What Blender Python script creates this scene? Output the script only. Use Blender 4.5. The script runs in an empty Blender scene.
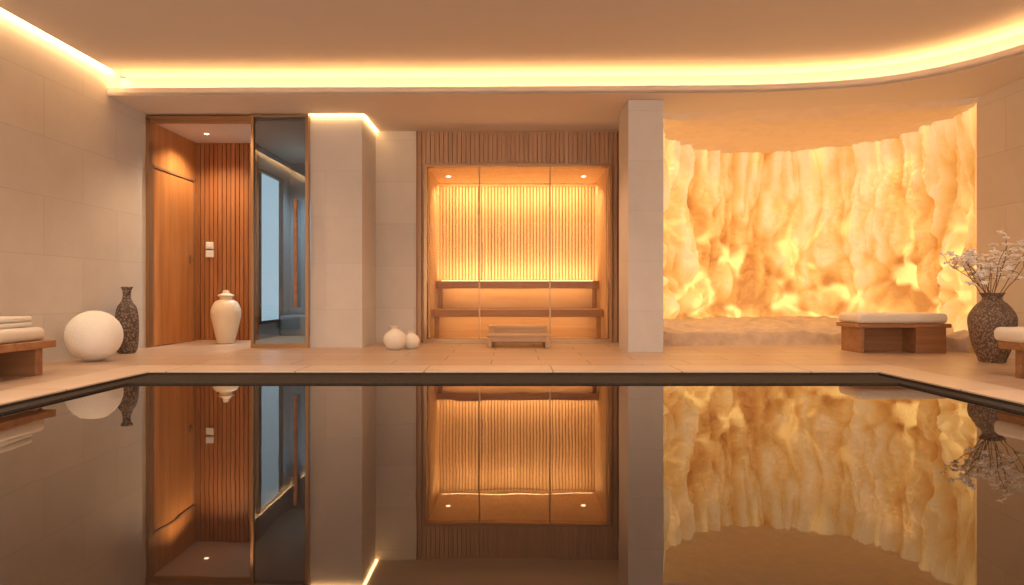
import bpy, bmesh, math, random, bisect
from mathutils import Vector, noise, Matrix
random.seed(7)
scene = bpy.context.scene
try:
    scene.view_settings.view_transform = 'Standard'
    scene.view_settings.look = 'None'
except Exception:
    pass

# ------------------------------------------------------------------ materials
def new_mat(name):
    m = bpy.data.materials.new(name); m.use_nodes = True
    nt = m.node_tree; nt.nodes.clear()
    out = nt.nodes.new('ShaderNodeOutputMaterial')
    return m, nt, out

def N(nt, t, **kw):
    n = nt.nodes.new(t)
    for k, v in kw.items():
        if k.startswith('_'): setattr(n, k[1:], v)
        else: n.inputs[k.replace('__', ' ')].default_value = v
    return n

def c4(c): return (c[0], c[1], c[2], 1.0)

def principled(nt, out, col=(.8,.8,.8), rough=.5, metal=0.0, ior=1.45):
    p = nt.nodes.new('ShaderNodeBsdfPrincipled')
    p.inputs['Base Color'].default_value = c4(col)
    p.inputs['Roughness'].default_value = rough
    p.inputs['Metallic'].default_value = metal
    p.inputs['IOR'].default_value = ior
    nt.links.new(p.outputs[0], out.inputs[0])
    return p

def plain(name, col, rough=.5, metal=0.0, var=0.06, nscale=6, bump=0.05, bscale=60, spec=.5):
    m, nt, out = new_mat(name)
    p = principled(nt, out, col, rough, metal)
    p.inputs['Specular IOR Level'].default_value = spec
    g = N(nt, 'ShaderNodeNewGeometry')
    n = N(nt, 'ShaderNodeTexNoise', Scale=nscale, Detail=5.0)
    nt.links.new(g.outputs['Position'], n.inputs['Vector'])
    mx = nt.nodes.new('ShaderNodeMix'); mx.data_type = 'RGBA'
    mx.inputs[6].default_value = c4([c*(1-var) for c in col]); mx.inputs[7].default_value = c4([min(1,c*(1+var)) for c in col])
    nt.links.new(n.outputs[0], mx.inputs[0]); nt.links.new(mx.outputs[2], p.inputs['Base Color'])
    if bump:
        n2 = N(nt, 'ShaderNodeTexNoise', Scale=bscale, Detail=4.0)
        nt.links.new(g.outputs['Position'], n2.inputs['Vector'])
        b = N(nt, 'ShaderNodeBump', Strength=bump, Distance=0.02)
        nt.links.new(n2.outputs[0], b.inputs['Height']); nt.links.new(b.outputs[0], p.inputs['Normal'])
    return m

def emission(name, col, s):
    m, nt, out = new_mat(name)
    e = N(nt, 'ShaderNodeEmission', Color=c4(col), Strength=s)
    nt.links.new(e.outputs[0], out.inputs[0]); return m

def tile(name, col, w, h, rough=.5, mode='wall', mortar=.004, mcol=.72, offset=0.5, var=.06, shift=(0,0)):
    m, nt, out = new_mat(name)
    p = principled(nt, out, col, rough)
    g = N(nt, 'ShaderNodeNewGeometry')
    sx = nt.nodes.new('ShaderNodeSeparateXYZ'); nt.links.new(g.outputs['Position'], sx.inputs[0])
    cx = nt.nodes.new('ShaderNodeCombineXYZ')
    if mode == 'wall':
        a = N(nt, 'ShaderNodeMath', _operation='ADD')
        nt.links.new(sx.outputs[0], a.inputs[0]); nt.links.new(sx.outputs[1], a.inputs[1])
        nt.links.new(a.outputs[0], cx.inputs[0]); nt.links.new(sx.outputs[2], cx.inputs[1])
    else:
        nt.links.new(sx.outputs[0], cx.inputs[0]); nt.links.new(sx.outputs[1], cx.inputs[1])
    mp = nt.nodes.new('ShaderNodeMapping'); mp.inputs['Location'].default_value = (50*w+shift[0], 50*h+shift[1], 0)
    nt.links.new(cx.outputs[0], mp.inputs[0])
    br = nt.nodes.new('ShaderNodeTexBrick'); br.offset = offset
    br.inputs['Scale'].default_value = 1.0
    br.inputs['Brick Width'].default_value = w; br.inputs['Row Height'].default_value = h
    br.inputs['Mortar Size'].default_value = mortar; br.inputs['Mortar Smooth'].default_value = .3
    br.inputs['Color1'].default_value = c4([c*(1-var) for c in col]); br.inputs['Color2'].default_value = c4([min(1,c*(1+var)) for c in col])
    br.inputs['Mortar'].default_value = c4([c*mcol for c in col])
    nt.links.new(mp.outputs[0], br.inputs['Vector'])
    n = N(nt, 'ShaderNodeTexNoise', Scale=2.2, Detail=8.0, Roughness=.65)
    nt.links.new(g.outputs['Position'], n.inputs['Vector'])
    rmp = nt.nodes.new('ShaderNodeMapRange'); rmp.inputs[3].default_value = .86; rmp.inputs[4].default_value = 1.1
    nt.links.new(n.outputs[0], rmp.inputs[0])
    mx = nt.nodes.new('ShaderNodeMix'); mx.data_type = 'RGBA'; mx.blend_type = 'MULTIPLY'; mx.inputs[0].default_value = 1
    nt.links.new(br.outputs[0], mx.inputs[6]); nt.links.new(rmp.outputs[0], mx.inputs[7])
    nt.links.new(mx.outputs[2], p.inputs['Base Color'])
    n2 = N(nt, 'ShaderNodeTexNoise', Scale=45.0, Detail=4.0); nt.links.new(g.outputs['Position'], n2.inputs['Vector'])
    b = N(nt, 'ShaderNodeBump', Strength=.12, Distance=.01); nt.links.new(n2.outputs[0], b.inputs['Height'])
    nt.links.new(b.outputs[0], p.inputs['Normal'])
    return m

def wood(name, dark, light, axis='Z', rough=.45, scale=14):
    m, nt, out = new_mat(name)
    p = principled(nt, out, light, rough)
    g = N(nt, 'ShaderNodeNewGeometry')
    mp = nt.nodes.new('ShaderNodeMapping')
    s = [scale]*3; s['XYZ'.index(axis)] = scale*.06
    mp.inputs['Scale'].default_value = s
    nt.links.new(g.outputs['Position'], mp.inputs[0])
    n = N(nt, 'ShaderNodeTexNoise', Scale=1.0, Detail=7.0, Roughness=.6, Distortion=.6)
    nt.links.new(mp.outputs[0], n.inputs['Vector'])
    r = nt.nodes.new('ShaderNodeValToRGB')
    r.color_ramp.elements[0].position = .3; r.color_ramp.elements[0].color = c4(dark)
    r.color_ramp.elements[1].position = .7; r.color_ramp.elements[1].color = c4(light)
    nt.links.new(n.outputs[0], r.inputs[0]); nt.links.new(r.outputs[0], p.inputs['Base Color'])
    b = N(nt, 'ShaderNodeBump', Strength=.1, Distance=.01); nt.links.new(n.outputs[0], b.inputs['Height'])
    nt.links.new(b.outputs[0], p.inputs['Normal'])
    return m

def glass(name, tint=(1,1,1), refl=.06, fres=1.45):
    m, nt, out = new_mat(name)
    t = N(nt, 'ShaderNodeBsdfTransparent', Color=c4(tint))
    gl = nt.nodes.new('ShaderNodeBsdfGlossy'); gl.inputs['Roughness'].default_value = .01; gl.inputs['Color'].default_value = (1,1,1,1)
    f = N(nt, 'ShaderNodeFresnel', IOR=fres)
    a = N(nt, 'ShaderNodeMath', _operation='ADD'); a.inputs[1].default_value = refl
    nt.links.new(f.outputs[0], a.inputs[0])
    mx = nt.nodes.new('ShaderNodeMixShader')
    nt.links.new(a.outputs[0], mx.inputs[0]); nt.links.new(t.outputs[0], mx.inputs[1]); nt.links.new(gl.outputs[0], mx.inputs[2])
    nt.links.new(mx.outputs[0], out.inputs[0]); return m

M = {}
M['wall'] = tile('limestone_tile', (.66,.585,.51), 1.15, .57, rough=.6, mortar=.004, mcol=.82, var=.035, shift=(0,.1))
M['pillar'] = tile('pillar_stone', (.67,.615,.57), 1.9, .57, rough=.6, mortar=.003, mcol=.85, var=.02, shift=(0,.1))
M['floor'] = tile('floor_stone', (.54,.375,.26), .95, .4, rough=.34, mode='floor', mortar=.007, mcol=.45, var=.07, shift=(.2,-.13))
M['coping'] = tile('coping_stone', (.66,.50,.38), 1.1, 3.0, rough=.4, mode='floor', mortar=.007, mcol=.45, var=.04, shift=(.2,1.5))
M['ceil'] = plain('ceiling_plaster', (.66,.59,.54), .8, var=.02, nscale=2, bump=.02)
M['soffit'] = plain('soffit_plaster', (.72,.62,.54), .75, var=.02, nscale=2, bump=.02)
M['led'] = emission('cove_led', (1.0,.57,.21), 32)
M['led_wall'] = emission('wall_slot_led', (1.0,.62,.28), 26)
M['led_sauna'] = emission('sauna_led', (1.0,.66,.27), 6)
M['spot'] = emission('downlight_lens', (1.0,.8,.5), 5)
M['wood_lobby'] = wood('lobby_wood', (.30,.10,.03), (.46,.18,.06), 'Z')
M['wood_door'] = wood('door_wood', (.46,.18,.05), (.66,.28,.09), 'Z', rough=.35, scale=9)
M['wood_surround'] = wood('surround_wood', (.42,.23,.12), (.58,.34,.19), 'Z')
M['wood_frame'] = wood('frame_wood', (.28,.13,.06), (.38,.20,.10), 'Z')
M['wood_sauna'] = wood('sauna_wood', (.62,.41,.23), (.76,.54,.33), 'Z', rough=.7)
M['wood_back'] = wood('sauna_backing_wood', (.42,.22,.10), (.52,.30,.15), 'Z', rough=.7)
M['wood_bench'] = wood('sauna_bench_wood', (.34,.15,.055), (.48,.24,.10), 'X')
M['wood_riser'] = wood('sauna_riser_wood', (.48,.26,.11), (.60,.35,.16), 'X')  # paler than the bench wood so the gaps seem to glow
M['wood_step'] = wood('step_wood', (.50,.30,.16), (.66,.43,.25), 'X')
M['wood_furn'] = wood('furniture_wood', (.28,.12,.05), (.42,.21,.10), 'X')
M['bronze'] = plain('bronze_metal', (.42,.25,.13), .35, metal=.8, bump=0)
M['darkmetal'] = plain('dark_metal', (.08,.06,.05), .4, metal=.6, bump=0)
M['glass'] = glass('clear_glass', (.98,.97,.95), 0.0, 1.12)
M['glass_dark'] = glass('tinted_glass', (.62,.66,.68), .05, 1.3)
M['curb'] = plain('wet_dark_stone', (.055,.043,.035), .9, var=.4, nscale=40, bump=.5, bscale=80, spec=.15)
M['cushion'] = plain('cushion_fabric', (.80,.72,.62), .9, var=.03, nscale=20, bump=.3, bscale=300)
M['towel'] = plain('towel_cotton', (.85,.79,.70), .95, var=.03, nscale=20, bump=.5, bscale=200)
M['globe'] = plain('plaster_globe', (.93,.90,.85), .9, var=.03, nscale=30, bump=.4, bscale=60)
M['ceramic'] = plain('cream_ceramic', (.80,.63,.44), .35, var=.06, nscale=8, bump=.05)
M['white_ceramic'] = plain('white_ceramic', (.84,.76,.66), .5, var=.04, nscale=12, bump=.1)
M['switch'] = plain('switch_plastic', (.85,.80,.72), .4, bump=0, var=0)
M['bluewall'] = plain('grey_blue_plaster', (.26,.30,.32), .6, var=.05, nscale=3)
M['daylight'] = emission('frosted_daylight_pane', (.52,.70,.80), 1.6)
M['stem'] = plain('dry_stem', (.20,.12,.07), .8, bump=0)
M['petal'] = plain('blossom_petal', (.92,.86,.79), .8, bump=0)

def textured_vase(name, c1, c2, scale, zs=1.0):
    m, nt, out = new_mat(name)
    p = principled(nt, out, c1, .6)
    tc = nt.nodes.new('ShaderNodeTexCoord')
    mp = nt.nodes.new('ShaderNodeMapping'); mp.inputs['Scale'].default_value = (1,1,zs)
    v = N(nt, 'ShaderNodeTexVoronoi', Scale=scale); nt.links.new(tc.outputs['Object'], mp.inputs[0]); nt.links.new(mp.outputs[0], v.inputs['Vector'])
    r = nt.nodes.new('ShaderNodeValToRGB')
    r.color_ramp.elements[0].position = .25; r.color_ramp.elements[0].color = c4(c2)
    r.color_ramp.elements[1].position = .55; r.color_ramp.elements[1].color = c4(c1)
    nt.links.new(v.outputs[0], r.inputs[0]); nt.links.new(r.outputs[0], p.inputs['Base Color'])
    b = N(nt, 'ShaderNodeBump', Strength=.8, Distance=.01); b.invert = True
    nt.links.new(v.outputs[0], b.inputs['Height']); nt.links.new(b.outputs[0], p.inputs['Normal'])
    return m
M['vase_dark'] = textured_vase('speckled_stoneware', (.10,.07,.055), (.30,.22,.17), 38)
M['vase_weave'] = textured_vase('carved_stoneware', (.13,.085,.06), (.34,.23,.165), 60, .7)

# water
m, nt, out = new_mat('pool_water'); M['water'] = m
d = N(nt, 'ShaderNodeBsdfDiffuse', Color=(.018,.012,.009,1))
gl = nt.nodes.new('ShaderNodeBsdfGlossy'); gl.inputs['Roughness'].default_value = .015; gl.inputs['Color'].default_value = (.97,.92,.87,1)
f = N(nt, 'ShaderNodeFresnel', IOR=2.4)
mx = nt.nodes.new('ShaderNodeMixShader')
g = N(nt, 'ShaderNodeNewGeometry'); n = N(nt, 'ShaderNodeTexNoise', Scale=1.8, Detail=2.0)
nt.links.new(g.outputs['Position'], n.inputs['Vector'])
b = N(nt, 'ShaderNodeBump', Strength=.035, Distance=.03); nt.links.new(n.outputs[0], b.inputs['Height'])
for s in (gl, d): nt.links.new(b.outputs[0], s.inputs['Normal'])
nt.links.new(f.outputs[0], mx.inputs[0]); nt.links.new(d.outputs[0], mx.inputs[1]); nt.links.new(gl.outputs[0], mx.inputs[2])
nt.links.new(mx.outputs[0], out.inputs[0])

# ------------------------------------------------------------------ geometry helpers
def link(o, parent=None):
    scene.collection.objects.link(o)
    if parent: o.parent = parent
    return o

def empty(name, loc=(0,0,0)):
    e = bpy.data.objects.new(name, None); e.empty_display_size = .1; e.location = loc
    scene.collection.objects.link(e); return e

def boxes(name, lst, mat, parent=None, bevel=0.0, mats=None, seg=2):
    bm = bmesh.new()
    for t in lst:
        x0,x1,y0,y1,z0,z1 = t[:6]; mi = t[6] if len(t) > 6 else 0
        vs = [bm.verts.new(p) for p in ((x0,y0,z0),(x1,y0,z0),(x1,y1,z0),(x0,y1,z0),(x0,y0,z1),(x1,y0,z1),(x1,y1,z1),(x0,y1,z1))]
        for q in ((3,2,1,0),(4,5,6,7),(0,1,5,4),(1,2,6,5),(2,3,7,6),(3,0,4,7)):
            fc = bm.faces.new([vs[i] for i in q]); fc.material_index = mi
    me = bpy.data.meshes.new(name); bm.to_mesh(me); bm.free()
    for mm in (mats or [mat]): me.materials.append(mm)
    o = bpy.data.objects.new(name, me); link(o)
    if parent: 
        o.parent = parent; o.matrix_parent_inverse = Matrix.Translation(-parent.location)
    if bevel:
        md = o.modifiers.new('bevel','BEVEL'); md.width = bevel; md.segments = seg; md.limit_method = 'ANGLE'
        if seg > 2:
            for pl in me.polygons: pl.use_smooth = True
    return o

def lathe(name, prof, mat, loc, parent=None, segs=72, wobble=0.0):
    bm = bmesh.new(); rings = []
    for r, z in prof:
        if r < 1e-5: rings.append([bm.verts.new((0,0,z))]); continue
        ring = []
        for i in range(segs):
            a = 2*math.pi*i/segs
            rr = r*(1+wobble*noise.noise(Vector((math.cos(a)*2, math.sin(a)*2, z*6))))
            ring.append(bm.verts.new((rr*math.cos(a), rr*math.sin(a), z)))
        rings.append(ring)
    for a, b_ in zip(rings, rings[1:]):
        for i in range(segs):
            j = (i+1) % segs
            if len(a) == 1 and len(b_) == 1: break
            if len(a) == 1: bm.faces.new((a[0], b_[j], b_[i]))
            elif len(b_) == 1: bm.faces.new((a[i], a[j], b_[0]))
            else: bm.faces.new((a[i], a[j], b_[j], b_[i]))
    bmesh.ops.recalc_face_normals(bm, faces=bm.faces)
    for fc in bm.faces: fc.smooth = True
    me = bpy.data.meshes.new(name); bm.to_mesh(me); bm.free(); me.materials.append(mat)
    o = bpy.data.objects.new(name, me); o.location = loc; link(o)
    if parent: o.parent = parent; o.matrix_parent_inverse = Matrix.Translation(-parent.location)
    return o

def smooth_prof(pts, n=8):
    res = []
    P = [pts[0]] + list(pts) + [pts[-1]]
    for i in range(1, len(P)-2):
        p0,p1,p2,p3 = P[i-1],P[i],P[i+1],P[i+2]
        for k in range(n):
            t = k/n
            res.append(tuple(.5*((2*p1[j])+(-p0[j]+p2[j])*t+(2*p0[j]-5*p1[j]+4*p2[j]-p3[j])*t*t+(-p0[j]+3*p1[j]-3*p2[j]+p3[j])*t**3) for j in range(2)))
    res.append(tuple(pts[-1])); return res

def normals2d(path):
    out_ = []
    for i in range(len(path)):
        a = path[max(0,i-1)]; b_ = path[min(len(path)-1,i+1)]
        dx,dy = b_[0]-a[0], b_[1]-a[1]; l = math.hypot(dx,dy)
        out_.append((-dy/l, dx/l))
    return out_

def sweep(name, path, sec, mat, parent=None, smooth=False):
    nn = normals2d(path); bm = bmesh.new(); rings = []
    for (x,y),(nx,ny) in zip(path, nn):
        rings.append([bm.verts.new((x+nx*o, y+ny*o, z)) for o,z in sec])
    k = len(sec)
    for a,b_ in zip(rings, rings[1:]):
        for i in range(k):
            j = (i+1)%k; fc = bm.faces.new((a[i],a[j],b_[j],b_[i]))
    bm.faces.new(rings[0]); bm.faces.new(rings[-1][::-1])
    bmesh.ops.recalc_face_normals(bm, faces=bm.faces)
    me = bpy.data.meshes.new(name); bm.to_mesh(me); bm.free(); me.materials.append(mat)
    o = bpy.data.objects.new(name, me); link(o)
    if parent: o.parent = parent
    return o

def prism(name, poly, z0, z1, mat, parent=None):
    bm = bmesh.new()
    a = [bm.verts.new((x,y,z0)) for x,y in poly]; b_ = [bm.verts.new((x,y,z1)) for x,y in poly]
    f1 = bm.faces.new(a); f2 = bm.faces.new(b_[::-1])
    for i in range(len(poly)):
        j=(i+1)%len(poly); bm.faces.new((a[i],b_[i],b_[j],a[j]))
    bmesh.ops.triangulate(bm, faces=[f1,f2])
    bmesh.ops.recalc_face_normals(bm, faces=bm.faces)
    me = bpy.data.meshes.new(name); bm.to_mesh(me); bm.free(); me.materials.append(mat)
    o = bpy.data.objects.new(name, me); link(o)
    if parent: o.parent = parent
    return o

# ------------------------------------------------------------------ room shell
WL, WR = -4.5, 5.22
ZC, ZS = 3.13, 2.87
YN = -4.0
boxes('floor', [(-5.0,6.2,5.53,11.2,-.3,0),(-5.0,-3.10,YN,5.53,-.3,0),(3.12,6.2,YN,5.53,-.3,0),(-3.10,3.12,YN,-1.5,-.3,0)], M['floor'])
boxes('wall_left', [(-4.75,WL,YN,8.0,0,3.4)], M['wall'])
boxes('wall_right', [(WR,6.2,YN,7.28,0,3.4)], M['wall'])
boxes('wall_back', [(-4.75,6.2,11.0,11.2,0,3.4)], M['pillar'])
boxes('wall_alcove_side', [(6.0,6.2,7.28,11.0,0,3.4)], M['pillar'])
boxes('ceiling', [(-4.40,6.2,YN,11.2,ZC,ZC+.1),(-4.75,-4.40,YN,11.2,ZC+.16,ZC+.26)], M['ceil'])
boxes('trim_wall_slot_light', [(-4.49,-4.43,YN,7.30,ZC+.06,ZC+.08)], M['led_wall'])

boxes('added_rear_frames', [(x-.04,x+.04,YN-.05,YN+.05,0,3.13) for x in (-4.4,-2.0,.4,2.8,5.1)] + [(-4.5,5.2,YN-.05,YN+.05,0,.08),(-4.5,5.2,YN-.05,YN+.05,3.03,3.13)], M['darkmetal'])  # added frames behind the camera; the open side lets in ambient fill

# pool
pool = empty('swimming_pool')
boxes('water_surface', [(-2.98,3.0,-1.38,5.03,-.3,-.035)], M['water'], pool)
boxes('overflow_curb', [(-3.10,3.12,5.03,5.53,-.3,-.022),(-3.10,-2.98,-1.5,5.03,-.3,-.022),(3.0,3.12,-1.5,5.03,-.3,-.022),(-2.98,3.0,-1.5,-1.38,-.3,-.022),
   (-3.10,3.12,5.515,5.5295,-.03,-.004),(-3.0995,-3.088,-1.5,5.5,-.03,-.004),(3.108,3.1195,-1.5,5.5,-.03,-.004)], M['curb'], pool)
boxes('coping', [(-3.50,3.52,5.525,5.97,-.02,.008),(-3.50,-3.095,-1.5,5.52,-.02,.008),(3.115,3.52,-1.5,5.52,-.02,.008)], M['coping'], pool, bevel=.004)

# soffit with light cove
ctrl = [(-4.5,7.2),(-2.5,7.18),(0,7.15),(1.4,7.12),(2.4,7.10),(3.13,7.03),(3.7,6.9),(4.04,6.74),(4.35,6.48),(4.6,6.12),(4.74,5.75),(4.84,5.2),(4.88,4.2),(4.88,1.5),(4.88,-4.0)]
path = smooth_prof(ctrl, 8)
sof = empty('ceiling_soffit')
prism('soffit_slab', path + [(6.2,-4.0),(6.2,11.0),(-4.75,11.0),(-4.75,7.2)], ZS, ZS+.03, M['soffit'], sof)
sweep('soffit_lip', path, [(0,ZS-.002),(0,ZS+.085),(.035,ZS+.085),(.035,ZS-.002)], M['soffit'], sof)
sweep('cove_back', path, [(.22,ZS+.03),(.22,ZC),(.26,ZC),(.26,ZS+.03)], M['soffit'], sof)
sweep('led_strip', path, [(.12,ZS+.035),(.12,ZS+.05),(.16,ZS+.05),(.16,ZS+.035)], M['led'], sof)

# ------------------------------------------------------------------ stone pillars / wall segments
boxes('stone_pillar', [(-2.49,-1.85,8.0,9.0,0,ZS)], M['pillar'])
boxes('stone_pillar', [(1.325,1.724,7.38,8.02,0,ZS)], M['pillar'])
boxes('wall_divider', [(1.45,1.724,8.02,11.0,0,ZS)], M['pillar'])
boxes('wall_sauna_side', [(-1.85,-1.29,8.8,9.0,0,ZS)], M['wall'])

# ------------------------------------------------------------------ entrance lobby
lob = empty('entrance_lobby')
boxes('lobby_side_panel', [(-4.75,-4.5,8.0,9.24,0,ZS)], M['wood_door'], lob)
sl = [(-4.75,-3.66,9.27,9.37,0,ZS)]
x = -4.50
while x < -3.69:
    sl.append((x, x+.052, 9.24, 9.275, 0, 2.81)); x += .062
boxes('lobby_slat_panel', sl, M['wood_lobby'], lob)
boxes('lobby_ceiling', [(-4.5,-2.49,8.05,11.0,2.81,2.84)], M['soffit'], lob)
boxes('corridor_partition', [(-3.72,-3.66,9.37,9.40,0,2.81),(-3.72,-3.66,10.30,11.0,0,2.81),(-3.72,-3.66,9.40,10.30,0,.25),(-3.72,-3.66,9.40,10.30,2.45,2.81)], M['bluewall'], lob)
boxes('corridor_end_panel', [(-3.66,-2.49,10.7,10.75,0,2.81),(-2.53,-2.49,9.0,10.7,0,2.81)], M['bluewall'], lob)
boxes('corridor_ledge', [(-3.66,-2.53,10.2,10.7,0,.32)], M['bluewall'], lob, bevel=.03)
w = empty('window_2')
boxes('pane', [(-3.72,-3.70,9.40,10.30,.25,2.45)], M['daylight'], w)
boxes('frame', [(-3.70,-3.64,9.38,9.42,.22,2.48),(-3.70,-3.64,10.28,10.32,.22,2.48),(-3.70,-3.64,9.40,10.30,2.44,2.48),(-3.70,-3.64,9.40,10.30,.22,.26)], M['darkmetal'], w)
d1 = empty('door_1')
boxes('leaf', [(-4.50,-4.47,8.10,9.10,.01,2.22)], M['wood_door'], d1, bevel=.004)
boxes('architrave', [(-4.50,-4.465,8.05,8.08,0,2.27),(-4.50,-4.465,9.12,9.15,0,2.27),(-4.50,-4.465,8.05,9.15,2.24,2.27)], M['wood_frame'], d1)
boxes('handle', [(-4.47,-4.43,8.98,9.0,1.13,1.15),(-4.44,-4.425,8.90,9.0,1.13,1.15),(-4.47,-4.462,8.965,9.015,1.08,1.20)], M['bronze'], d1)
ls = empty('light_switch')
boxes('plates', [(-4.36,-4.25,9.222,9.24,1.30,1.40),(-4.36,-4.25,9.222,9.24,1.18,1.28)], M['switch'], ls, bevel=.004)
boxes('rockers', [(-4.33,-4.28,9.214,9.224,1.32,1.38),(-4.33,-4.28,9.214,9.224,1.20,1.26)], M['switch'], ls, bevel=.003)
trim = boxes('trim_door_frame', [(-4.50,-4.46,7.96,8.04,0,2.83),(-4.50,-3.17,7.96,8.04,2.80,2.85),(-4.46,-3.17,7.98,8.02,2.765,2.80)], M['bronze'])
d2 = empty('door_2')
boxes('frame', [(-3.20,-3.165,7.93,7.99,0,2.86),(-2.53,-2.492,7.93,7.99,0,2.86),(-3.165,-2.53,7.93,7.99,2.83,2.86),(-3.165,-2.53,7.93,7.99,0,.05)], M['bronze'], d2)
boxes('pane', [(-3.165,-2.53,7.955,7.965,.05,2.83)], M['glass_dark'], d2)
boxes('pull_bar', [(-2.655,-2.615,7.88,7.91,.50,1.82),(-2.645,-2.625,7.905,7.955,.62,.65),(-2.645,-2.625,7.905,7.955,1.67,1.70)], M['wood_furn'], d2, bevel=.008)

# ------------------------------------------------------------------ sauna
sa = empty('sauna_cabin')
XL, XR, ZT = -1.154, 1.317, 2.383
YF, YB = 8.8, 10.25
sl = [(-1.29,1.45,8.84,8.88,ZT+.01,ZS),(-1.29,XL,8.84,8.9,0,ZT+.01),(XR,1.45,8.84,8.9,0,ZT+.01)]
x = -1.285
while x < 1.42:
    z0 = 0 if (x+.05 < XL-.03 or x > XR+.03) else ZT+.04
    sl.append((x, x+.052, 8.81, 8.845, z0, ZS)); x += .0605
boxes('slat_surround', sl, M['wood_surround'], sa)
boxes('surround_trim', [(-1.30,-1.285,8.79,8.84,0,ZS),(1.437,1.45,8.79,8.84,0,ZS)], M['wood_frame'], sa)
boxes('front_frame', [(XL-.04,XL,8.77,8.90,0,ZT+.04),(XR,XR+.04,8.77,8.90,0,ZT+.04),(XL,XR,8.77,8.90,ZT,ZT+.04),(XL,XR,8.77,8.90,0,.05)], M['bronze'], sa)
boxes('shell', [(XL-.05,XL,8.9,YB+.05,0,ZT),(XR,XR+.05,8.9,YB+.05,0,ZT),(XL-.05,XR+.05,8.9,YB+.05,ZT,ZT+.04),(XL,XR,8.9,YB,0.0,.02)], M['wood_sauna'], sa)
boxes('slat_backing', [(XL,XR,YB+.012,YB+.06,0,ZT+.03)], M['wood_back'], sa)
sl = []
x = XL+.02
while x < XR-.03:
    sl.append((x, x+.034, YB-.014, YB+.015, .86, ZT)); x += .051
boxes('wall_slats', sl, M['wood_sauna'], sa)
sl = []
for xs, sgn in ((XL,1),(XR,-1)):
    y = 8.98
    while y < YB-.05:
        a,b_ = sorted((xs, xs+sgn*.015)); sl.append((a,b_,y,y+.038,.05,ZT)); y += .054
boxes('side_slats', sl, M['wood_sauna'], sa)
bl = []
for i in range(5): bl.append((XL+.03,XR-.03,9.60+i*.125,9.60+i*.125+.11,.79,.85))
bl += [(XL+.03,XR-.03,9.595,9.63,.74,.85)]
for i in range(4): bl.append((XL+.03,XR-.03,9.12+i*.125,9.12+i*.125+.11,.38,.44))
bl += [(XL+.03,XR-.03,9.115,9.15,.335,.44)]
for xx in (XL+.06, XR-.12):
    bl += [(xx,xx+.06,9.65,9.71,.02,.80),(xx,xx+.06,9.17,9.23,.02,.40),(xx,xx+.06,10.1,10.16,.02,.80)]
boxes('tiered_bench', bl, M['wood_bench'], sa, bevel=.005)
boxes('bench_riser', [(XL+.02,XR-.02,9.88,9.90,.44,.8),(XL+.02,XR-.02,9.50,9.52,.02,.38)], M['wood_riser'], sa)
boxes('led_strips', [(XL+.05,XR-.05,YB-.09,YB-.06,ZT-.022,ZT-.010),(XL+.05,XR-.05,YB-.07,YB-.05,.855,.865),(XL+.1,XR-.1,9.70,9.715,.775,.785),(XL+.1,XR-.1,9.22,9.235,.365,.375)], M['led_sauna'], sa)
boxes('led_valance', [(XL,XR,YB-.125,YB-.11,ZT-.045,ZT)], M['wood_sauna'], sa)
boxes('glass_panes', [(XL+.005,-.452,8.83,8.838,.05,ZT),(-.432,.508,8.80,8.808,.05,ZT),(.528,XR-.005,8.83,8.838,.05,ZT)], M['glass'], sa)
boxes('mullions', [(-.452,-.434,8.79,8.85,.05,ZT),(.508,.526,8.79,8.85,.05,ZT)], M['bronze'], sa)
boxes('door_handle', [(-.41,-.395,8.74,8.755,.95,1.35),(-.408,-.397,8.75,8.80,.98,.995),(-.408,-.397,8.75,8.80,1.305,1.32)], M['bronze'], sa)
for i,(xx,yy) in enumerate(((-.93,9.5),(1.05,9.5))):
    lathe('downlight_%d'%i, [(0,0),(.02,0),(.02,.004),(.032,.004),(.032,.012)], M['spot'], (xx,yy,ZT-.012), sa, segs=24)

# step in front of sauna
st = empty('wooden_step')
bl = []
for i in range(3): bl.append((-.318,.478,7.94+i*.095,7.94+i*.095+.085,.135,.165))
for i in range(4): bl.append((-.300,.46,8.225+i*.09,8.225+i*.09+.082,.225,.255))
bl += [(-.30,-.25,7.96,8.22,0,.135),(.41,.46,7.96,8.22,0,.135),(-.25,.41,7.97,8.0,.07,.135),(-.28,-.23,8.23,8.57,0,.225),(.39,.44,8.23,8.57,0,.225),(-.23,.39,8.24,8.27,.16,.225)]
boxes('slats_and_legs', bl, M['wood_step'], st, bevel=.006)

# ------------------------------------------------------------------ salt / onyx alcove
arc_c = [(1.74,7.75),(1.78,8.35),(2.05,9.1),(2.6,9.65),(3.4,9.95),(4.3,9.9),(5.0,9.5),(5.42,8.85),(5.50,8.1),(5.36,7.6),(5.22,7.26)]
arc = smooth_prof(arc_c, 24)
L = [0]
for a,b_ in zip(arc, arc[1:]): L.append(L[-1]+math.hypot(b_[0]-a[0], b_[1]-a[1]))
def arc_at(s):
    s = max(0, min(L[-1]-1e-6, s))
    i = max(0, min(len(L)-2, bisect.bisect_right(L, s)-1))
    t = (s-L[i])/(L[i+1]-L[i]); a,b_ = arc[i],arc[i+1]
    return (a[0]+(b_[0]-a[0])*t, a[1]+(b_[1]-a[1])*t), ((b_[0]-a[0])/(L[i+1]-L[i]), (b_[1]-a[1])/(L[i+1]-L[i]))
NU, NV = 680, 280
Z0, Z1 = .18, 2.90
def sm(a,b_,x):
    t = max(0,min(1,(x-a)/(b_-a))); return t*t*(3-2*t)
def nz3(x,y,z): return noise.noise(Vector((x,y,z)))
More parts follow.
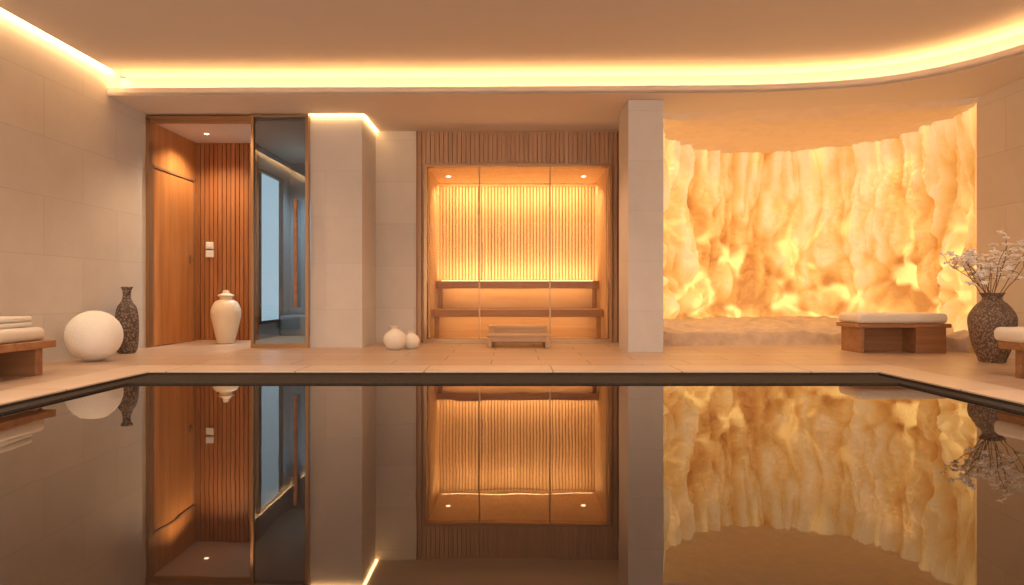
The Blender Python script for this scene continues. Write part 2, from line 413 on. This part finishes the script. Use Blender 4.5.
def salt(s, z):
    wp = nz3(s*1.3, z*1.0, 5.0)*.30 + nz3(s*4, z*2.5, 15.0)*.08
    h = 0.0; shade = 0.0
    for li,(base,fr,amp,dep) in enumerate(((.90,1.7,.85,.44),(1.40,2.5,.85,.42),(1.95,3.8,.70,.36))):
        col_ = (s+wp*.7)*fr+li*7.3 + .35*nz3(s*1.1, li*3, 60)
        cell = math.floor(col_); f_ = col_-cell
        cell_w = .5+.5*nz3(cell*3.7, li*2.1, .5)*1.8
        zend = base + amp*1.2*nz3(cell*5.3+.5, li*3.3, 20.5) + .34*(2*f_-1)**2 + .12*nz3(col_*3, z*.5, 4)
        tongue = max(0.0, 1-(2*f_-1)**2)**.6
        on = sm(zend-.02, zend+.12, z)
        h += dep*tongue*on*(.45+.55*max(0,min(1,cell_w)))
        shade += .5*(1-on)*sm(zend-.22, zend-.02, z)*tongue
    fine = 1-abs(nz3((s+wp*.3)*6, z*.7, 9.1))*2.2
    k = sm(.8, 1.6, z+wp)
    ds,_p = noise.voronoi(Vector(((s+wp)*2.1, (z+wp*.5)*1.8, 1.5)))
    ds2,_p = noise.voronoi(Vector(((s+wp)*5.0, (z+wp)*4.2, 4.5)))
    lump = (1-ds[0]*1.45); lump2 = 1-ds2[0]*1.3
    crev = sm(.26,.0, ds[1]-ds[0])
    h += (1-k)*(.85*lump+.34*lump2) + k*(.08*lump2) + .14*fine
    h += .08*nz3(s*14, z*9, 4.4) + .045*nz3(s*28,z*22,1.4)
    return h, k, crev, lump2, fine, shade
bm = bmesh.new(); col = []; rows = []
for j in range(NV+1):
    z = Z0+(Z1-Z0)*j/NV; row = []
    for i in range(NU+1):
        s = L[-1]*i/NU; (x,y),(tx,ty) = arc_at(s)
        h,k,crev,l2,fine,shade = salt(s,z)
        fade = sm(0,.25,s)*sm(L[-1],L[-1]-.5,s)
        edge = (.34*(h-.45) + .07*nz3(s*.8,z*.8,0))*fade
        nx,ny = ty,-tx
        v = bm.verts.new((x+nx*edge, y+ny*edge, z)); row.append(v)
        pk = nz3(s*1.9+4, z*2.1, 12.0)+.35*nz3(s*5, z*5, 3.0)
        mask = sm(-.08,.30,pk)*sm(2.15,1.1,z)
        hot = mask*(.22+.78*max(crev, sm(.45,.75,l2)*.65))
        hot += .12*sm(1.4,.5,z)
        hot += .40*sm(.80,.98,1-abs(nz3(s*1.1+.3,0,22))*2)*sm(2.25,2.75,z)  # painted light patches along the top, as if from the ceiling spots
        g_ = .34 + .62*(h-.5) + .22*nz3(s*8,z*3.0,31) + .09*k + .10*fine - .22*crev*(1-k)*(1-mask) - .16*shade + .12*nz3(s*.9,z*1.1,71)  # shade in creases and below the drapes painted into the glow
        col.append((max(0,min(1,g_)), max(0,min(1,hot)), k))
    rows.append(row)
for j in range(NV):
    for i in range(NU):
        f_ = bm.faces.new((rows[j][i],rows[j][i+1],rows[j+1][i+1],rows[j+1][i])); f_.smooth = True
me = bpy.data.meshes.new('salt_wall'); bm.to_mesh(me); bm.free()
at = me.color_attributes.new('glow','FLOAT_COLOR','POINT')
flat = []
for c in col: flat += [c[0],c[1],c[2],1]
at.data.foreach_set('color', flat)
m, nt, out = new_mat('backlit_salt_stone')
p = principled(nt, out, (.46,.27,.12), .5)
a = nt.nodes.new('ShaderNodeAttribute'); a.attribute_name = 'glow'
se = nt.nodes.new('ShaderNodeSeparateColor'); nt.links.new(a.outputs['Color'], se.inputs[0])
r = nt.nodes.new('ShaderNodeValToRGB'); els = r.color_ramp.elements
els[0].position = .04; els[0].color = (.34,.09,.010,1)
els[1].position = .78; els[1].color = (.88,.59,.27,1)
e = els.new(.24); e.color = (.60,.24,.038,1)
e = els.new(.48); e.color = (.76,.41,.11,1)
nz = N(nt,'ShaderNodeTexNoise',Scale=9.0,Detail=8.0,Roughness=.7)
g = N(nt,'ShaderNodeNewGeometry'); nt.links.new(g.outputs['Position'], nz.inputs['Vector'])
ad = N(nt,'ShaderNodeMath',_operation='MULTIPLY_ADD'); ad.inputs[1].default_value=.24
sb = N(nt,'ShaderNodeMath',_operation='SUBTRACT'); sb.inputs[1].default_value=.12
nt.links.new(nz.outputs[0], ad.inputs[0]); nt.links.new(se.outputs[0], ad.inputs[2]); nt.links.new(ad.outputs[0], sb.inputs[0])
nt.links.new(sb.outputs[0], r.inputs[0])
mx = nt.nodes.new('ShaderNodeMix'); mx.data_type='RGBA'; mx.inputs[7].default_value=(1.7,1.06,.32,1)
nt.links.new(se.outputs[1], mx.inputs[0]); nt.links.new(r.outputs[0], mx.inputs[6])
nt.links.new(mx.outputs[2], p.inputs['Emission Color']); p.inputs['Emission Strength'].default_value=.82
b = N(nt,'ShaderNodeBump',Strength=.35,Distance=.03); nt.links.new(nz.outputs[0], b.inputs['Height']); nt.links.new(b.outputs[0], p.inputs['Normal'])
try: m.cycles.emission_sampling = 'NONE'
except Exception: pass
me.materials.append(m)
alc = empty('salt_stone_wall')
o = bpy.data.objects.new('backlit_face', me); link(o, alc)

M['rock'] = plain('alcove_rock', (.56,.42,.31), .7, var=.35, nscale=7, bump=.8, bscale=18)
M['rock_light'] = plain('alcove_plaster_rock', (.80,.65,.50), .8, var=.10, nscale=6, bump=.6, bscale=14)
def loft(name, frontfn, zfn, mat, nu=240, nv=40, parent=None):
    bm = bmesh.new(); rows = []
    for j in range(nv+1):
        t = j/nv; row = []
        for i in range(nu+1):
            s = L[-1]*i/nu; (x,y),_ = arc_at(s); fx,fy = frontfn(i/nu, x, y)
            X = x+(fx-x)*t; Y = y+(fy-y)*t
            row.append(bm.verts.new((X, Y, zfn(X,Y,t,i/nu))))
        rows.append(row)
    for j in range(nv):
        for i in range(nu):
            f_ = bm.faces.new((rows[j][i],rows[j][i+1],rows[j+1][i+1],rows[j+1][i])); f_.smooth=True
    me = bpy.data.meshes.new(name); bm.to_mesh(me); bm.free(); me.materials.append(mat)
    o = bpy.data.objects.new(name, me); link(o, parent); return o
def ffront(u,x,y):
    xx = 1.73+(5.20-1.73)*u
    return xx, 8.32 - .08*math.sin(u*7) - .9*sm(.80,1,u)
def zled(X,Y,t,u):
    w1 = nz3(X*1.2,Y*1.2,2)*.5
    n_ = (1-abs(nz3(X*.9+w1,Y*4.5+w1*2,1))*2)*.06+nz3(X*6,Y*9,3)*.03
    base = .26-.14*t
    return (base+n_)*sm(1.0,.94,t) - .01*sm(.9,1,t)
loft('rock_ledge', ffront, zled, M['rock'], parent=alc, nv=80)
def cfront(u,x,y): return 1.72+(5.22-1.72)*u, min(y-.01, 7.95 - .65*u)
def zcei(X,Y,t,u):
    n_ = nz3(X*1.6,Y*3,8)*.05+nz3(X*7,Y*8,3)*.018+nz3(X*16,Y*16,3)*.008
    return ZS+.006-.065*sm(1,.85,t)+n_*sm(1,.85,t)*.8
loft('rough_ceiling', cfront, zcei, M['rock_light'], parent=alc, nv=60)

# ------------------------------------------------------------------ furniture
def cushion(name, x0,x1,y0,y1,z0,z1, parent, mat):
    return boxes(name, [(x0,x1,y0,y1,z0,z1)], mat, parent, bevel=min(.045,(z1-z0)*.42), seg=5)
bn = empty('cushioned_bench')
bl = [(3.86,4.90,7.22,7.72,.285,.33),(3.90,3.95,7.26,7.68,0,.285),(4.52,4.86,7.25,7.69,0,.285),(3.95,4.52,7.50,7.53,.0,.285)]
boxes('wooden_base', bl, M['wood_furn'], bn, bevel=.005)
cushion('cushion', 3.87,4.88,7.23,7.71,.33,.445, bn, M['cushion'])
bn = empty('cushioned_bench')
boxes('wooden_base', [(3.96,4.85,4.0,5.28,.225,.285),(4.02,4.80,5.12,5.18,0,.225),(4.02,4.80,4.1,4.16,0,.225),(4.02,4.06,4.16,5.12,.12,.225)], M['wood_furn'], bn, bevel=.006)
cushion('cushion', 3.92,4.86,4.0,5.30,.285,.40, bn, M['cushion'])
bn = empty('cushioned_bench')
boxes('wooden_base', [(-4.47,-3.81,3.9,5.42,.225,.285),(-4.42,-3.88,5.28,5.36,0,.225),(-4.42,-3.88,4.0,4.08,0,.225)], M['wood_furn'], bn, bevel=.006)
cushion('cushion', -4.47,-3.86,3.9,5.38,.285,.395, bn, M['cushion'])
tw = empty('folded_towels')
for i in range(2):
    boxes('towel_%d'%i, [(-4.42,-3.93,4.95,5.32,.397+i*.045,.440+i*.045)], M['towel'], tw, bevel=.02, seg=5)

R = .25
prof = [(0,0)]+[(R*math.sin(math.pi*i/48), R-R*math.cos(math.pi*i/48)) for i in range(1,48)]+[(0,2*R)]
lathe('plaster_globe', prof, M['globe'], (-4.14,6.42,0))
lathe('tall_speckled_vase', smooth_prof([(0,0),(.075,0),(.105,.05),(.118,.18),(.118,.36),(.10,.50),(.055,.58),(.04,.64),(.044,.70),(.06,.735),(.058,.742),(.045,.735),(.03,.66)],6), M['vase_dark'], (-4.31,7.25,0))
lathe('cream_ceramic_jar', smooth_prof([(0,0),(.10,0),(.115,.04),(.15,.18),(.188,.36),(.185,.46),(.14,.55),(.085,.585),(.08,.615),(.10,.63),(.10,.645),(.07,.66),(.045,.675),(.04,.70),(.0,.71)],6), M['ceramic'], (-3.84,8.70,0))
lathe('small_bud_pot', smooth_prof([(0,0),(.06,0),(.11,.04),(.135,.11),(.12,.18),(.07,.225),(.045,.245),(.05,.27),(.062,.278),(.045,.27),(.035,.24)],6), M['white_ceramic'], (-1.39,7.70,0))
lathe('small_bud_pot', smooth_prof([(0,0),(.05,0),(.085,.035),(.10,.085),(.085,.14),(.05,.17),(.035,.19),(.045,.21),(.035,.205),(.028,.18)],6), M['white_ceramic'], (-1.22,7.86,0))
pv = empty('flowering_branch_vase', (4.69,6.33,0))
lathe('vase', smooth_prof([(0,0),(.10,0),(.12,.04),(.165,.17),(.198,.36),(.192,.46),(.14,.55),(.09,.60),(.082,.63),(.10,.665),(.11,.675),(.095,.67),(.07,.62)],6), M['vase_weave'], (4.69,6.33,0), pv)
rb = random.Random(11)
cu = bpy.data.curves.new('branches','CURVE'); cu.dimensions='3D'; cu.bevel_depth=.0050; cu.bevel_resolution=1
blos = []
def stem(p, dvec, n, step, droop, rad):
    sp = cu.splines.new('POLY'); pts=[Vector(p)]; dd=Vector(dvec).normalized()
    for i in range(n):
        dd = (dd+Vector((rb.uniform(-.16,.16),rb.uniform(-.16,.16),rb.uniform(-.08,.08)-droop))).normalized()
        pts.append(pts[-1]+dd*step)
    sp.points.add(len(pts)-1)
    for i,q in enumerate(pts): sp.points[i].co=(q.x,q.y,q.z,1); sp.points[i].radius=rad*(1-.6*i/len(pts))
    return pts,dd
for k in range(14):
    a = rb.uniform(-1,1)
    d0 = (-.25+.62*a, rb.uniform(-.3,.2), .8)
    pts,dd = stem((4.69+rb.uniform(-.03,.03),6.33+rb.uniform(-.03,.03),.55), d0, rb.randint(6,9), .075, .02, 1.0)
    for q in pts[4:]:
        for _ in range(2):
            if rb.random()<.75:
                sp,_d = stem(q, (rb.uniform(-1,1),rb.uniform(-1,1),rb.uniform(-.1,.8)), 3, .03, .0, .55)
                blos.append(sp[-1])
                if rb.random()<.6: blos.append(sp[-2])
    blos.append(pts[-1])
o = bpy.data.objects.new('branches', cu); cu.materials.append(M['stem']); link(o); o.parent=pv; o.matrix_parent_inverse=Matrix.Translation(-pv.location)
bm = bmesh.new()
for q in blos:
    for k in range(5):
        a = 2*math.pi*k/5+rb.random(); rr=.016
        tilt = Matrix.Rotation(rb.uniform(-.8,.8),4,'X')@Matrix.Rotation(a,4,'Z')
        mat_ = Matrix.Translation(q)@tilt@Matrix.Translation((rr,0,0))@Matrix.Diagonal((1.3,.85,.45,1))
        bmesh.ops.create_icosphere(bm, subdivisions=1, radius=.0165, matrix=mat_)
me = bpy.data.meshes.new('blossoms'); bm.to_mesh(me); bm.free(); me.materials.append(M['petal'])
o = bpy.data.objects.new('blossoms', me); link(o); o.parent=pv; o.matrix_parent_inverse=Matrix.Translation(-pv.location)

# ------------------------------------------------------------------ lamps
def spot(name, loc, energy, color=(1,.72,.45), angle=80, blend=.8, target=None, r=.04):
    l = bpy.data.lights.new(name,'SPOT'); l.energy=energy; l.color=color; l.spot_size=math.radians(angle); l.spot_blend=blend; l.shadow_soft_size=r
    o = bpy.data.objects.new(name,l); o.location=loc; scene.collection.objects.link(o)
    if target:
        o.rotation_euler = (Vector(target)-Vector(loc)).to_track_quat('-Z','Y').to_euler()
    return o
def strip(name, loc, sx, sy, energy, color, target):
    l = bpy.data.lights.new(name,'AREA'); l.shape='RECTANGLE'; l.size=sx; l.size_y=sy; l.energy=energy; l.color=color
    o = bpy.data.objects.new(name,l); o.location=loc; scene.collection.objects.link(o)
    o.rotation_euler = (Vector(target)-Vector(loc)).to_track_quat('-Z','Y').to_euler()
    return o
lathe('recessed_downlight', [(0,0),(.02,0),(.02,.003),(.03,.003),(.03,.008)], M['spot'], (-4.1,8.7,2.802), segs=24)
spot('downlight_and_fill', (-4.1,8.65,2.78), 90, angle=130, color=(1,.74,.48))
spot('downlight_and_fill', (-3.1,9.9,2.75), 200, angle=130, color=(.78,.92,1))  # added cool fill, lifts the corridor seen through the tinted glass
for xx in (-3.4,.2,3.0):
    spot('downlight_and_fill', (xx,7.6,ZS-.03), 85, angle=120, color=(1,.66,.38))
boxes('trim_pillar_light', [(-2.49,-1.82,7.955,7.985,ZS-.012,ZS-.001),(-1.845,-1.815,7.985,8.79,ZS-.012,ZS-.001)], emission('pillar_led',(1,.60,.24),15))
W = (1,.62,.27)
strip('sauna_top_strip', (.08,YB-.34,ZT-.06), 2.3,.10, 26, W, (.08,YB+.02,1.1))
strip('sauna_backrest_strip', (.08,YB-.26,.88), 2.3,.08, 18, W, (.08,YB+.04,1.7))
strip('sauna_upper_bench_strip', (.08,9.72,.76), 2.2,.04, 5, W, (.08,9.9,.3))
strip('sauna_lower_bench_strip', (.08,9.26,.35), 2.2,.04, 3.5, W, (.08,9.5,0))
spot('sauna_downlight', (-.93,9.5,ZT-.03), 22, color=W, angle=130)
spot('sauna_downlight', (1.05,9.5,ZT-.03), 22, color=W, angle=130)
# alcove grazers
for xx,yy in ((2.35,8.75),(3.1,9.10),(4.2,9.05),(4.95,8.6)):
    spot('alcove_downlight', (xx,yy,ZS-.14), 26, color=(1,.74,.38), angle=130, target=(xx*1.03,yy+.5,0))
spot('alcove_ceiling_fill', (3.4,8.7,.35), 30, color=(1,.72,.42), angle=120, target=(3.5,8.7,3), r=.15)  # added fill spot that brightens the rough ceiling
for xx in (-3.2,0,3.2):
    for yy in (0.5,3.6):
        spot('pool_hall_fill', (xx,yy,3.10), 240, color=(1,.78,.58), angle=160, blend=1, r=.25)  # added out-of-view spots, general fill for the hall

w_ = bpy.data.worlds.new('world'); scene.world = w_; w_.use_nodes = True
bg = w_.node_tree.nodes['Background']; bg.inputs[0].default_value=(1.0,.84,.71,1); bg.inputs[1].default_value=3.7

# ------------------------------------------------------------------ camera
cam = bpy.data.cameras.new('camera'); cam.lens = 22.78; cam.sensor_width = 36; cam.clip_end = 100
co = bpy.data.objects.new('camera', cam); co.location = (0,0,.679); co.rotation_euler = (math.radians(90),0,0)
scene.collection.objects.link(co); scene.camera = co
